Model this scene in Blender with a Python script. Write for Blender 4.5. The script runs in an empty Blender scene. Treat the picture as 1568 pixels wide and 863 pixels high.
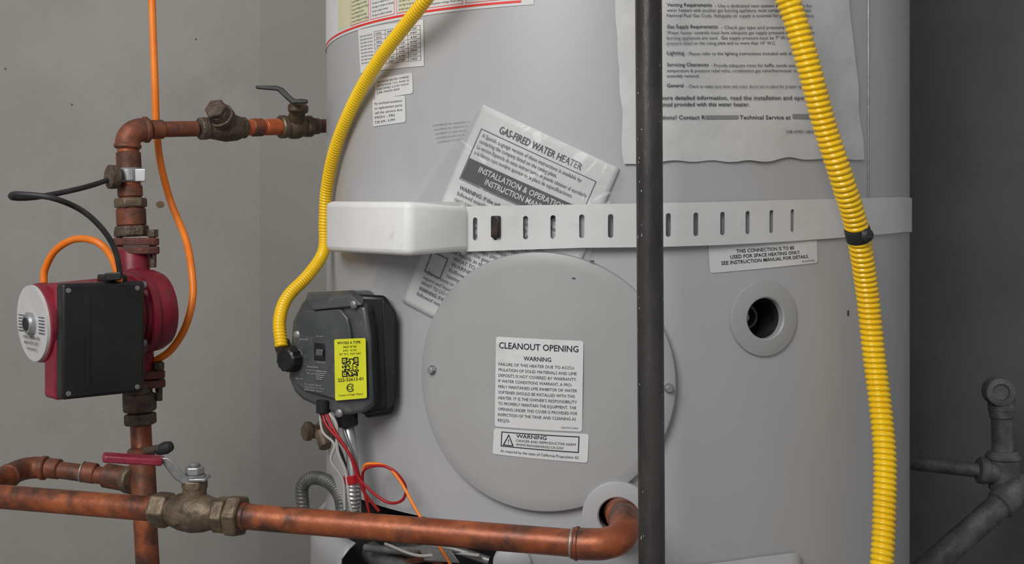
import bpy, math, random, bmesh
from math import sin, cos, pi, sqrt, atan2
from mathutils import Vector, Matrix, noise
random.seed(7)
F=1742.0; CZ=0.62; HX,HY,R=.1167,1.334,.33

# ------------------------------------------------------------ measurement helpers
def W(px,py,d):
    """survey point: bearing of the photo, measured distance d (m) in front of the camera"""
    return Vector(((px-784)/F*d, d, CZ+(355-py)/F*d))
def hit(px,py,off=0.0):
    r=R+off; a=(px-784)/F
    A=a*a+1; B=-2*(a*HX+HY); c=HX*HX+HY*HY-r*r
    d=(-B-sqrt(max(B*B-4*A*c,0)))/(2*A)
    return atan2(a*d-HX,HY-d), CZ+(355-py)/F*d
def C(th,z,off=0.0):
    return Vector((HX+(R+off)*sin(th), HY-(R+off)*cos(th), z))
def H(px,py,off=0.0):
    t,z=hit(px,py,off); return C(t,z,off)
def lerp(a,b,t): return a+(b-a)*t

# ------------------------------------------------------------ materials
def mat(name,c1,c2=None,rough=.5,metal=0.0,scale=20,bump=0.0,bscale=None,detail=6,lo=.4,hi=.65,c3=None,scale3=60,spec=.5,stretch=None,lo3=.6,hi3=.7,coat=0):
    m=bpy.data.materials.new(name); m.use_nodes=True
    nt=m.node_tree; b=nt.nodes['Principled BSDF']
    b.inputs['Roughness'].default_value=rough; b.inputs['Metallic'].default_value=metal
    b.inputs['Specular IOR Level'].default_value=spec
    b.inputs['Coat Weight'].default_value=coat
    tc=nt.nodes.new('ShaderNodeTexCoord'); src=tc.outputs['Object']
    if stretch:
        mp=nt.nodes.new('ShaderNodeMapping'); mp.inputs['Scale'].default_value=stretch
        nt.links.new(src,mp.inputs['Vector']); src=mp.outputs['Vector']
    def ramp(sc,l,h,a,bb,det=detail):
        n=nt.nodes.new('ShaderNodeTexNoise'); n.inputs['Scale'].default_value=sc; n.inputs['Detail'].default_value=det
        n.inputs['Roughness'].default_value=.62
        nt.links.new(src,n.inputs['Vector'])
        r=nt.nodes.new('ShaderNodeValToRGB'); r.color_ramp.elements[0].position=l; r.color_ramp.elements[1].position=h
        r.color_ramp.elements[0].color=a; r.color_ramp.elements[1].color=bb
        nt.links.new(n.outputs['Fac'],r.inputs['Fac']); return r
    if c2 is None:
        b.inputs['Base Color'].default_value=(*c1,1)
    else:
        r=ramp(scale,lo,hi,(*c1,1),(*c2,1)); out=r.outputs['Color']
        if c3 is not None:
            k=ramp(scale3,lo3,hi3,(0,0,0,1),(1,1,1,1))
            mx=nt.nodes.new('ShaderNodeMixRGB'); nt.links.new(k.outputs['Color'],mx.inputs['Fac'])
            nt.links.new(out,mx.inputs['Color1']); mx.inputs['Color2'].default_value=(*c3,1); out=mx.outputs['Color']
        nt.links.new(out,b.inputs['Base Color'])
    if bump>0:
        n=nt.nodes.new('ShaderNodeTexNoise'); n.inputs['Scale'].default_value=bscale or scale*3; n.inputs['Detail'].default_value=5
        nt.links.new(src,n.inputs['Vector'])
        bp=nt.nodes.new('ShaderNodeBump'); bp.inputs['Strength'].default_value=bump; bp.inputs['Distance'].default_value=.003
        nt.links.new(n.outputs['Fac'],bp.inputs['Height']); nt.links.new(bp.outputs['Normal'],b.inputs['Normal'])
    return m
paint=mat('jacket_paint',(.42,.42,.428),(.445,.445,.452),rough=.32,scale=4,bump=.10,bscale=3,c3=(.385,.385,.385),scale3=9,lo3=.6,hi3=.9)
coverpaint=mat('cover_paint',(.365,.365,.365),(.39,.39,.39),rough=.42,scale=7,bump=.05,bscale=60)
dark=mat('burner_dark',(.012,.012,.013),(.03,.028,.026),rough=.7,scale=30)
wallm=mat('wall_paint',(.32,.306,.283),(.37,.355,.33),rough=.75,scale=3,bump=.15,bscale=140,c3=(.27,.258,.235),scale3=5,lo3=.55,hi3=.9)
wallb=mat('wall_back_paint',(.26,.248,.23),(.30,.288,.267),rough=.75,scale=3,bump=.15,bscale=140)
walld=mat('wall_shaded_paint',(.12,.12,.12),(.155,.155,.154),rough=.8,scale=4,bump=.15,bscale=120)  # right wall: shade away from the left-hand light put into a darker base grey
floorm=mat('concrete',(.16,.155,.15),(.24,.23,.22),rough=.85,scale=8,bump=.3)
copper=mat('aged_copper',(.25,.062,.025),(.46,.13,.048),rough=.42,metal=.3,scale=24,bump=.18,bscale=90,c3=(.085,.04,.028),scale3=34,lo3=.45,hi3=.64)
copperd=mat('dark_copper',(.10,.046,.032),(.28,.085,.038),rough=.55,metal=.3,scale=45,bump=.25,bscale=120,c3=(.16,.13,.10),scale3=35)
copbright=mat('bright_copper',(.66,.15,.045),(.40,.10,.04),rough=.42,metal=.3,scale=70)
brass=mat('tarnished_brass',(.11,.08,.055),(.22,.16,.105),rough=.48,metal=.5,scale=60,bump=.3,bscale=200,c3=(.055,.042,.033),scale3=50)
bronze=mat('cast_bronze',(.085,.062,.048),(.17,.125,.09),rough=.6,metal=.4,scale=80,bump=.6,bscale=300)
solder=mat('solder',(.30,.28,.25),(.45,.42,.38),rough=.5,metal=.6,scale=90)
iron=mat('black_iron',(.028,.027,.027),(.07,.065,.062),rough=.38,metal=.35,scale=30,bump=.2,bscale=160,c3=(.085,.042,.034),scale3=16,lo3=.58,hi3=.76,stretch=(1,1,.3))
chip=mat('paint_chip',(.4,.4,.4),rough=.7)
yellow=mat('yellow_coating',(.93,.56,.004),(1.0,.66,.008),rough=.28,scale=12,c3=(.66,.36,.01),scale3=40,lo3=.64,hi3=.82,coat=.3)
orange=mat('orange_cable',(.88,.20,.012),(.98,.27,.025),rough=.4,scale=20)
blackr=mat('black_rubber',(.014,.014,.016),(.035,.035,.035),rough=.5,scale=60)
blackp=mat('black_plastic',(.007,.007,.008),(.015,.015,.015),rough=.36,scale=20,c3=(.06,.05,.04),scale3=200,lo3=.68,hi3=.74)
greyp=mat('charcoal_plastic',(.055,.060,.061),(.085,.09,.091),rough=.3,scale=25,bump=.05,bscale=200,c3=(.14,.12,.10),scale3=70,lo3=.58,hi3=.8)
red=mat('pump_red',(.18,.008,.022),(.27,.014,.035),rough=.42,scale=25,c3=(.12,.035,.03),scale3=50,bump=.15,bscale=150)
rust=mat('rusty_flange',(.17,.05,.035),(.09,.04,.032),rough=.75,scale=60,bump=.6,bscale=200,c3=(.26,.12,.08),scale3=80)
plate=mat('nameplate_silver',(.55,.54,.53),(.63,.62,.61),rough=.35,scale=30)
steel=mat('galvanised_steel',(.42,.42,.43),(.55,.55,.56),rough=.35,metal=.75,scale=40)
steeld=mat('worn_steel',(.22,.22,.22),(.34,.335,.33),rough=.45,metal=.6,scale=60)
strapm=mat('strap_white',(.61,.61,.605),(.68,.68,.675),rough=.42,scale=14,c3=(.50,.495,.49),scale3=30,lo3=.6,hi3=.8)
foam=mat('spacer_white',(.80,.80,.79),(.86,.86,.85),rough=.45,scale=12,bump=.12,bscale=50,c3=(.6,.59,.57),scale3=35,lo3=.66,hi3=.85)
paper=mat('paper_white',(.66,.66,.66),(.72,.72,.72),rough=.6,scale=10,bump=.1,bscale=30,c3=(.58,.58,.57),scale3=20)
paperold=mat('paper_sheet',(.54,.54,.54),(.63,.63,.63),rough=.5,scale=12,bump=.5,bscale=22,c3=(.47,.47,.47),scale3=9)
manualm=mat('manual_paper',(.63,.63,.62),(.73,.73,.72),rough=.5,scale=20,bump=.2,bscale=30)
ink=mat('black_ink',(.015,.015,.015),rough=.6)
inkg=mat('grey_ink',(.07,.07,.072),rough=.6)
inkb=mat('blue_ink',(.14,.19,.24),rough=.6)
redink=mat('red_ink',(.80,.03,.02),rough=.5)
yelab=mat('yellow_label',(.70,.70,.02),(.78,.78,.03),rough=.45,scale=30)
cream=mat('label_cream',(.66,.64,.42),rough=.5)
redw=mat('red_wire',(.40,.01,.015),rough=.4)
whitew=mat('white_wire',(.45,.43,.41),rough=.5)
maroon=mat('lever_grip',(.20,.012,.035),(.32,.03,.06),rough=.4,scale=50)
greypipe=mat('grey_pipe',(.10,.10,.098),(.19,.19,.185),rough=.55,metal=.3,scale=40,bump=.3,bscale=150)
conduitm=mat('conduit_grey',(.10,.10,.098),(.18,.178,.17),rough=.5,metal=.4,scale=60)
holem=mat('port_inside',(.03,.03,.03),(.07,.07,.07),rough=.55,metal=.4,scale=60)
def plastic():
    m=bpy.data.materials.new('clear_bag'); m.use_nodes=True; nt=m.node_tree
    nt.nodes.remove(nt.nodes['Principled BSDF']); o=nt.nodes['Material Output']
    t=nt.nodes.new('ShaderNodeBsdfTransparent'); t.inputs[0].default_value=(.97,.97,.975,1)
    p=nt.nodes.new('ShaderNodeBsdfPrincipled'); p.inputs['Base Color'].default_value=(.62,.62,.63,1); p.inputs['Roughness'].default_value=.10
    p.inputs['Specular IOR Level'].default_value=1.0
    n=nt.nodes.new('ShaderNodeTexNoise'); n.inputs['Scale'].default_value=25; n.inputs['Distortion'].default_value=1.5
    tc=nt.nodes.new('ShaderNodeTexCoord'); nt.links.new(tc.outputs['Object'],n.inputs['Vector'])
    bp=nt.nodes.new('ShaderNodeBump'); bp.inputs['Strength'].default_value=.9; bp.inputs['Distance'].default_value=.006
    nt.links.new(n.outputs['Fac'],bp.inputs['Height']); nt.links.new(bp.outputs['Normal'],p.inputs['Normal'])
    mx=nt.nodes.new('ShaderNodeMixShader'); mx.inputs[0].default_value=.14
    nt.links.new(t.outputs[0],mx.inputs[1]); nt.links.new(p.outputs[0],mx.inputs[2]); nt.links.new(mx.outputs[0],o.inputs[0]); return m
bagm=plastic()

# ------------------------------------------------------------ mesh builders
def emp(name):
    e=bpy.data.objects.new(name,None); e.empty_display_size=.05; bpy.context.collection.objects.link(e); return e
def obj(name,v,f,m,par=None,smooth=40,mi=None):
    me=bpy.data.meshes.new(name); me.from_pydata([tuple(p) for p in v],[],f); me.validate(); me.update()
    for mm in (m if isinstance(m,(list,tuple)) else [m]): me.materials.append(mm)
    if smooth is not None:
        for p in me.polygons: p.use_smooth=True
        me.set_sharp_from_angle(angle=math.radians(smooth))
    o=bpy.data.objects.new(name,me); bpy.context.collection.objects.link(o)
    if par: o.parent=par
    return o
def bevel(o,w,s=3,ang=35):
    b=o.modifiers.new('bevel','BEVEL'); b.width=w; b.segments=s; b.limit_method='ANGLE'; b.angle_limit=math.radians(ang)
    return o
def solid(o,t,off=1):
    s=o.modifiers.new('solid','SOLIDIFY'); s.thickness=t; s.offset=off; return o
def crom(P,n=14):
    P=[Vector(p) for p in P]
    if len(P)<3: return [P[0].lerp(P[-1],i/n) for i in range(n+1)]
    Q=[P[0]*2-P[1]]+P+[P[-1]*2-P[-2]]; out=[]
    for i in range(1,len(Q)-2):
        a,b,c,d=Q[i-1:i+3]
        for k in range(n):
            t=k/n
            out.append(.5*((2*b)+(c-a)*t+(2*a-5*b+4*c-d)*t*t+(3*b-a-3*c+d)*t**3))
    out.append(P[-1]); return out
def resample(P,step):
    L=[0]
    for a,b in zip(P,P[1:]): L.append(L[-1]+(b-a).length)
    n=max(2,int(L[-1]/step)); out=[]; j=0
    for i in range(n+1):
        s=L[-1]*i/n
        while j<len(L)-2 and L[j+1]<s: j+=1
        t=(s-L[j])/max(L[j+1]-L[j],1e-9); out.append(P[j].lerp(P[j+1],t))
    return out,L[-1]
def frames(P):
    T=[]
    for i in range(len(P)):
        a=P[max(i-1,0)]; b=P[min(i+1,len(P)-1)]; T.append((b-a).normalized())
    u=T[0].orthogonal().normalized(); out=[]
    for t in T:
        u=(u-t*u.dot(t)).normalized(); out.append((t,u,t.cross(u)))
    return out
def tube(name,P,r,m,par=None,seg=20,sm=50,smoothpath=False,n=14):
    if smoothpath: P=crom(P,n)
    P=[Vector(p) for p in P]; rr=r if isinstance(r,(list,tuple)) else [r]*len(P)
    fr=frames(P); v=[]; f=[]
    for p,(t,u,w),q in zip(P,fr,rr):
        for k in range(seg):
            a=2*pi*k/seg; v.append(p+(u*cos(a)+w*sin(a))*q)
    for i in range(len(P)-1):
        for k in range(seg):
            k2=(k+1)%seg; f.append((i*seg+k,i*seg+k2,(i+1)*seg+k2,(i+1)*seg+k))
    f.append(tuple(range(seg))[::-1]); f.append(tuple((len(P)-1)*seg+k for k in range(seg)))
    return obj(name,v,f,m,par,sm)
def corr(name,P,r,period,m,par=None,seg=22,amp=.16,helix=True):
    P=crom(P,24); P,L=resample(P,period/8); fr=frames(P); v=[]; f=[]; n=len(P)
    for i,(p,(t,u,w)) in enumerate(zip(P,fr)):
        s=L*i/(n-1)
        for k in range(seg):
            a=2*pi*k/seg
            ph=pi*s/period+(a/2 if helix else 0)
            q=r*(1-amp+amp*abs(sin(ph))**.7)
            v.append(p+(u*cos(a)+w*sin(a))*q)
    for i in range(n-1):
        for k in range(seg):
            k2=(k+1)%seg; f.append((i*seg+k,i*seg+k2,(i+1)*seg+k2,(i+1)*seg+k))
    f.append(tuple(range(seg))[::-1]); f.append(tuple((n-1)*seg+k for k in range(seg)))
    return obj(name,v,f,m,par,80)
def lathe(name,p0,ax,prof,m,par=None,seg=32,sm=35,rot=0):
    ax=Vector(ax).normalized(); u=ax.orthogonal().normalized(); w=ax.cross(u); v=[]; f=[]
    for (t,r) in prof:
        for k in range(seg):
            a=2*pi*k/seg+rot; v.append(Vector(p0)+ax*t+(u*cos(a)+w*sin(a))*max(r,1e-5))
    for i in range(len(prof)-1):
        for k in range(seg):
            k2=(k+1)%seg; f.append((i*seg+k,i*seg+k2,(i+1)*seg+k2,(i+1)*seg+k))
    f.append(tuple(range(seg))[::-1]); f.append(tuple((len(prof)-1)*seg+k for k in range(seg)))
    return obj(name,v,f,m,par,sm)
def cyl(name,a,b,r,m,par=None,seg=28,ch=.12,**k):
    a=Vector(a);b=Vector(b);L=(b-a).length;c=min(r*ch,L*.3)
    return lathe(name,a,b-a,[(0,r-c),(c,r),(L-c,r),(L,r-c)],m,par,seg,**k)
def hexn(name,a,b,r,m,par=None,rot=.3):
    a=Vector(a);b=Vector(b);L=(b-a).length
    o=lathe(name,a,b-a,[(0,r*.9),(L*.12,r),(L*.88,r),(L,r*.9)],m,par,6,20,rot); bevel(o,r*.06,2,20); return o
def sweepbar(name,P,w,t,m,par=None,up=Vector((0,0,1))):
    P=[Vector(p) for p in P]; v=[];f=[]
    for i,p in enumerate(P):
        a=P[max(i-1,0)];b=P[min(i+1,len(P)-1)];T=(b-a).normalized()
        s=T.cross(up).normalized(); n=s.cross(T)
        ww=w[i] if isinstance(w,(list,tuple)) else w
        for (x,y) in ((-1,-1),(1,-1),(1,1),(-1,1)): v.append(p+s*x*ww/2+n*y*t/2)
    for i in range(len(P)-1):
        for k in range(4): f.append((i*4+k,i*4+(k+1)%4,i*4+4+(k+1)%4,i*4+4+k))
    f.append((3,2,1,0)); b=(len(P)-1)*4; f.append((b,b+1,b+2,b+3))
    return bevel(obj(name,v,f,m,par,30),t*.3,2)
def prism(name,A,B,m,par=None,bw=.003,seg=3,sm=35):
    n=len(A); v=list(A)+list(B)
    f=[tuple(range(n)),tuple(range(2*n-1,n-1,-1))]+[(i,(i+1)%n+0,(i+1)%n+n,i+n)[::-1] for i in range(n)]
    o=obj(name,v,f,m,par,sm)
    bm=bmesh.new(); bm.from_mesh(o.data); bmesh.ops.recalc_face_normals(bm,faces=bm.faces); bm.to_mesh(o.data); bm.free()
    if bw: bevel(o,bw,seg)
    return o
def cmap(c,off):
    q=[hit(x,y,0) for x,y in c]  # TL,TR,BR,BL
    def fn(u,v,o=0.0):
        t=lerp(lerp(q[0][0],q[1][0],u),lerp(q[3][0],q[2][0],u),v); z=lerp(lerp(q[0][1],q[1][1],u),lerp(q[3][1],q[2][1],u),v)
        return C(t,z,off+o)
    return fn
def pmap(c):
    p=[Vector(x) for x in c]; n=(p[1]-p[0]).cross(p[3]-p[0]).normalized()
    if n.y>0: n=-n
    def fn(u,v,o=0.0): return p[0].lerp(p[1],u).lerp(p[3].lerp(p[2],u),v)+n*o
    return fn
def patch(name,fn,m,par,nx=16,ny=8,rad=(0,0),wr=0.0,wsc=6,o=0.0,torn=0):
    ru,rv=rad; vs=[]
    if rv>0:
        vs=[rv*(1-cos(pi/2*i/5)) for i in range(5)]; vs=vs+[lerp(rv,1-rv,i/ny) for i in range(ny+1)]+[1-x for x in vs[::-1]]
    else: vs=[i/ny for i in range(ny+1)]
    V=[];f=[]
    for v in vs:
        ins=0
        if rv>0:
            e=min(v,1-v)
            if e<rv: ins=ru*(1-sqrt(max(0,1-((rv-e)/rv)**2)))
        for i in range(nx+1):
            uu=lerp(ins,1-ins,i/nx); vv=v
            if torn and v>=.999: vv+=torn*noise.noise(Vector((uu*9,3,0)))
            if torn and (i in (0,nx)): uu+=torn*.4*noise.noise(Vector((v*7,uu*5,1)))
            w=wr*(.5+.5*noise.noise(Vector((uu*wsc,vv*wsc*1.3,2.2)))+.3*abs(noise.noise(Vector((uu*wsc*2.3,vv*wsc*2,7))))) if wr else 0
            V.append(fn(uu,vv,o+w))
    for j in range(len(vs)-1):
        for i in range(nx):
            a=j*(nx+1)+i; f.append((a,a+nx+1,a+nx+2,a+1))
    return obj(name,V,f,m,par,60)
TC={}
def tmesh(s,bold):
    k=(s,bold)
    if k in TC: return TC[k]
    cu=bpy.data.curves.new('t','FONT'); cu.body=s; cu.size=1; cu.resolution_u=2; cu.offset=.013 if bold else 0.0
    o=bpy.data.objects.new('t',cu); bpy.context.collection.objects.link(o)
    dg=bpy.context.evaluated_depsgraph_get(); e=o.evaluated_get(dg); me=e.to_mesh()
    v=[(p.co.x,p.co.y) for p in me.vertices]; f=[tuple(p.vertices) for p in me.polygons]
    e.to_mesh_clear(); bpy.data.objects.remove(o); bpy.data.curves.remove(cu)
    TC[k]=(v,f); return v,f
class Ink:
    def __init__(s): s.v=[];s.f=[]
    def text(s,fn,t,x0,x1,y,h,wd,ht,bold=False,o=.0003):
        v,f=tmesh(t,bold)
        if not v: return
        a=min(p[0] for p in v); b=max(p[0] for p in v)
        if x1 is None: x1=x0+(b-a)*h/.7
        n=len(s.v)
        for (x,yy) in v:
            s.v.append(fn((x0+(x-a)/(b-a)*(x1-x0))/wd,(y-yy*h/.7)/ht,o))
        s.f+= [tuple(i+n for i in q) for q in f]
    def rect(s,fn,x0,y0,x1,y1,wd,ht,o=.0003,nx=6):
        n=len(s.v)
        for i in range(nx+1):
            x=lerp(x0,x1,i/nx)
            s.v.append(fn(x/wd,y0/ht,o)); s.v.append(fn(x/wd,y1/ht,o))
        for i in range(nx): s.f.append((n+2*i,n+2*i+1,n+2*i+3,n+2*i+2))
    def frame(s,fn,x0,y0,x1,y1,t,wd,ht,o=.0003):
        s.rect(fn,x0,y0,x1,y0+t,wd,ht,o); s.rect(fn,x0,y1-t,x1,y1,wd,ht,o)
        s.rect(fn,x0,y0,x0+t,y1,wd,ht,o,1); s.rect(fn,x1-t,y0,x1,y1,wd,ht,o,1)
    def done(s,name,m,par): return obj(name,s.v,s.f,m,par,None)

# ------------------------------------------------------------ room shell
def slab(name,a,b,m,t=.08,z0=0,z1=2.4,side=1):
    a=Vector((a[0],a[1],0)); b=Vector((b[0],b[1],0)); n=Vector((-(b-a).y,(b-a).x,0)).normalized()*t*side
    A=[a+Vector((0,0,z0)),b+Vector((0,0,z0)),b+n+Vector((0,0,z0)),a+n+Vector((0,0,z0))]
    return prism(name,A,[p+Vector((0,0,z1-z0)) for p in A],m,None,0,sm=20)
CX=-.395
slab('wall_back',(CX,1.78),(.42,1.78),wallb)
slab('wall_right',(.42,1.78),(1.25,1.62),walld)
slab('wall_left',(-1.6,1.42),(CX,1.78),wallm)
prism('floor',[Vector((-1.6,-1.5,-.05)),Vector((1.3,-1.5,-.05)),Vector((1.3,1.9,-.05)),Vector((-1.6,1.9,-.05))],[Vector((-1.6,-1.5,0)),Vector((1.3,-1.5,0)),Vector((1.3,1.9,0)),Vector((-1.6,1.9,0))],floorm,None,0)

# ------------------------------------------------------------ water heater
wh=emp('water_heater')
N=240
v=[];f=[];zs=[0.0,.3,.6,.9,1.3,1.7]
for z in zs:
    for k in range(N): v.append(C(2*pi*k/N,z))
for j in range(len(zs)-1):
    for k in range(N):
        k2=(k+1)%N; f.append((j*N+k,j*N+k2,(j+1)*N+k2,(j+1)*N+k))
f.append(tuple(range(N))[::-1]); f.append(tuple((len(zs)-1)*N+k for k in range(N)))
jk=obj('jacket',v,f,[paint,dark,holem],None,None)
def radial_cut(px,py,r,depth,idx):
    p=H(px,py); t,z=hit(px,py); n=Vector((sin(t),-cos(t),0))
    o=lathe('cut',p+n*.03,-n,[(0,r),(.03+depth,r)],[paint,dark,holem],None,40,None)
    for q in o.data.polygons: q.material_index=idx
    return o
cuts=[radial_cut(1171,487,.0185,.045,2),radial_cut(945,785,.016,.04,1)]
t0=hit(528,840)[0]; t1=hit(778,840)[0]; v=[];f=[];n=24
for i in range(n+1):
    t=lerp(t0,t1,i/n)
    for (o_,z) in ((-.09,CZ-.50),(.03,CZ-.50),(.03,CZ-.268),(-.09,CZ-.268)): v.append(C(t,z,o_))
for i in range(n):
    for k in range(4): f.append((i*4+k,i*4+(k+1)%4,i*4+4+(k+1)%4,i*4+4+k))
f.append((0,1,2,3)); b=n*4; f.append((b+3,b+2,b+1,b))
bc=obj('cut',v,f,[paint,dark,holem],None,None)
for q in bc.data.polygons: q.material_index=1
cuts.append(bc)
for c in cuts+[jk]:
    bm=bmesh.new(); bm.from_mesh(c.data); bmesh.ops.recalc_face_normals(bm,faces=bm.faces); bm.to_mesh(c.data); bm.free()
for c in cuts:
    md=jk.modifiers.new('b','BOOLEAN'); md.operation='DIFFERENCE'; md.object=c; md.solver='EXACT'
dg=bpy.context.evaluated_depsgraph_get(); me=bpy.data.meshes.new_from_object(jk.evaluated_get(dg))
jk.modifiers.clear(); jk.data=me
for c in cuts: bpy.data.objects.remove(c)
for p in me.polygons: p.use_smooth=True
me.set_sharp_from_angle(angle=math.radians(30)); jk.parent=wh; jk.name='jacket'
t=hit(1329,100)[0]; v=[];f=[]
for i,(dt,o_) in enumerate(((-.0012,0.0002),(-.0004,.0012),(.0004,.0012),(.0012,0.0002))):
    v.append(C(t+dt*2,1.5,o_)); v.append(C(t+dt*2,CZ+.03,o_))
for i in range(3): f.append((2*i,2*i+1,2*i+3,2*i+2))
obj('vertical_seam',v,f,steeld,wh,None)
def band(name,ta,tb,zfa,zfb,off,m,par,thick=.0015,n=40):
    v=[];f=[]
    for i in range(n+1):
        t=lerp(ta,tb,i/n); s=i/n
        v.append(C(t,zfa(s),off)); v.append(C(t,zfb(s),off))
    for i in range(n): f.append((2*i,2*i+1,2*i+3,2*i+2))
    o=obj(name,v,f,m,par,60); solid(o,thick,0); return o
v=[];f=[];n=40; prof=[(.0005,CZ-.314),(.008,CZ-.319),(.0165,CZ-.328),(.0175,CZ-.34),(.0175,CZ-.60)]
for i in range(n+1):
    t=lerp(-2.2,hit(545,830)[0],i/n)
    for (o_,z) in prof: v.append(C(t,z,o_))
k=len(prof)
for i in range(n):
    for j in range(k-1): f.append((i*k+j,i*k+j+1,i*k+k+j+1,i*k+k+j))
solid(obj('bottom_flange',v,f,paint,wh,50),.0015,-1)
ta,tb=hit(790,850)[0],hit(1222,850)[0]
band('burner_door_panel',ta,tb,lambda s:CZ-.302+.012*min(1,s*1.2)-(.006 if s>.985 else 0),lambda s:CZ-.56,.0045,paint,wh,.003)
bi=emp('burner_assembly'); bi.parent=wh
cav=H
tube('burner_tray',[C(lerp(t0,t1,i/12),CZ-.335,-.03) for i in range(13)],.012,steeld,bi,seg=8)
tube('feed_tube_1',[cav(560,838,-.01),cav(620,842,-.02),cav(680,838,-.02),cav(750,858,-.03)],.004,steeld,bi,smoothpath=True,seg=12)
tube('feed_tube_2',[cav(545,850,-.02),cav(610,860,-.03),cav(660,855,-.02),cav(700,880,-.03)],.0035,copperd,bi,smoothpath=True,seg=12)
tube('igniter_lead',[cav(590,832,-.015),cav(640,850,-.01),cav(690,846,-.02),cav(735,850,-.02)],.0016,whitew,bi,smoothpath=True,seg=8)
prism('igniter_bracket',[cav(640,836,-.02),cav(690,842,-.02),cav(705,862,-.02),cav(650,858,-.02)],[cav(640,836,-.012),cav(690,842,-.012),cav(705,862,-.012),cav(650,858,-.012)],steeld,bi,.001)
prism('manifold_plate',[cav(568,826,-.05),cav(640,826,-.05),cav(640,866,-.05),cav(568,866,-.05)],[cav(568,826,-.045),cav(640,826,-.045),cav(640,866,-.045),cav(568,866,-.045)],steeld,bi,.001)
lathe('insulation_plug',H(785,862,.003),Vector((-.1,-1,0)),[(-.01,.016),(0,.018),(.006,.017),(.010,.012),(.012,.004)],paperold,bi)

# cleanout cover
cl=emp('cleanout_cover'); cl.parent=wh
tL=hit(653,583)[0]; tR=hit(1033,583)[0]; tcn=(tL+tR)/2; zc=hit(843,583)[1]
ra=(tR-tL)/2; rz=.1155
prof=[(0,.0092),(.5,.0091),(.9,.0089),(.98,.0086),(.992,.0080),(.999,.006),(1.0,.0005)]
v=[C(tcn,zc,prof[0][1])];f=[];S=128
for (q,o_) in prof[1:]:
    for k in range(S):
        a=2*pi*k/S; v.append(C(tcn+ra*q*cos(a),zc+rz*q*sin(a),o_))
for k in range(S): f.append((0,1+k,1+(k+1)%S))
for j in range(len(prof)-2):
    for k in range(S):
        k2=(k+1)%S; f.append((1+j*S+k,1+(j+1)*S+k,1+(j+1)*S+k2,1+j*S+k2))
obj('cover_plate',v,f,coverpaint,cl,30)
def screw(px,py,par,off=.009):
    t,z=hit(px,py,off); n=Vector((sin(t),-cos(t),0)); p=C(t,z,off)
    lathe('screw_washer',p-n*.001,n,[(0,.0045),(.0015,.0043)],steeld,par,24)
    hexn('screw_head',p,p+n*.0045,.0034,steel,par)
screw(662,566,cl); screw(1024,594,cl)
def ring(name,px,py,ri,ro,par,m,e=0.0):
    t,z=hit(px,py); v=[];f=[];S=64
    prof=[(ri,-.004),(ri,.002+e),(ri+.0012,.0032+e),(ro-.002,.0027+e),(ro-.0006,.0022+e),(ro,.0003)]
    for (r_,o_) in prof:
        for k in range(S):
            a=2*pi*k/S; v.append(C(t+r_*cos(a)/R,z+r_*sin(a),o_))
    for j in range(len(prof)-1):
        for k in range(S):
            k2=(k+1)%S; f.append((j*S+k,(j+1)*S+k,(j+1)*S+k2,j*S+k2))
    return obj(name,v,f,m,par,40)
ring('space_heating_port_ring',1170,487,.0183,.0345,wh,coverpaint)
ring('supply_port_ring',945,785,.0158,.0305,wh,paint,.0085)
t,z=hit(1171,487); n=Vector((sin(t),-cos(t),0)); u=Vector((cos(t),sin(t),0))
p=C(t,z,-.03)-u*.006
lathe('port_nipple',p-n*.01,n,[(0,.011),(.02,.011),(.0205,.0085),(.004,.0085),(.003,.001)],greypipe,wh,32)
lathe('port_plug',p-u*.004+n*.004,n,[(0,.006),(.008,.006),(.010,.004)],steeld,wh,6)

# ---- labels on the jacket
lab=emp('heater_labels'); lab.parent=wh
c=[(766,513.5),(895,520),(893,658),(764,650)]; fn=cmap(c,.0096)
patch('cleanout_label',fn,paper,lab,rad=(.03,.03))
k=Ink(); WD,HT=130,138
k.text(fn,'CLEANOUT OPENING',5,123,17.5,9.5,WD,HT,True)
k.text(fn,'WARNING',43,84,34,6.5,WD,HT,True)
L=['FAILURE OF THIS HEATER DUE TO ACCU-','MULATION OF SOLID MATERIALS AND LIME','DEPOSITS IS NOT COVERED BY WARRANTY.','IF WATER CONDITIONS WARRANT, A PRO-','PERLY MAINTAINED LIME INHIBITOR OR WATER','SOFTENER SHOULD BE INSTALLED WITH THIS','HEATER. IT IS THE OWNER\'S RESPONSIBILITY','TO PROPERLY MAINTAIN THE EQUIPMENT. THE','OPENING UNDER THIS COVER IS PROVIDED FOR','INSPECTION OF THE TANK AND CLEANING AS']
for i,s in enumerate(L): k.text(fn,s,5,(118,121,121,115,122,119,122,121,123,121)[i],44+i*8.6,4.6,WD,HT)
k.text(fn,'REQ\'D.',5,24,44+8.6*10,4.6,WD,HT); k.text(fn,'238-47413-00A',100,124,134,2.4,WD,HT)
k.done('cleanout_label_print',ink,lab)
c=[(763,652.5),(903,661),(901,705),(761,691.5)]; fn=cmap(c,.0096)
patch('prop65_label',fn,paper,lab,rad=(.03,.09))
k=Ink(); WD,HT=140,40
k.frame(fn,12,4,127,27,1.4,WD,HT)
k.text(fn,'WARNING',35,80,11.5,5.5,WD,HT,True); k.text(fn,'CANCER AND REPRODUCTIVE HARM',35,122,17.6,3.6,WD,HT); k.text(fn,'WWW.P65WARNINGS.CA.GOV',35,105,23.6,3.6,WD,HT)
k.text(fn,'As required by the state of California Proposition 65.',12,128,35.5,4,WD,HT)
n0=len(k.v)
tri=[(15,25),(32,25),(23.5,7)]; tri2=[(17.5,23.6),(29.5,23.6),(23.5,10.2)]
for (x,y) in tri+tri2: k.v.append(fn(x/WD,y/HT,.0003))
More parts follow.
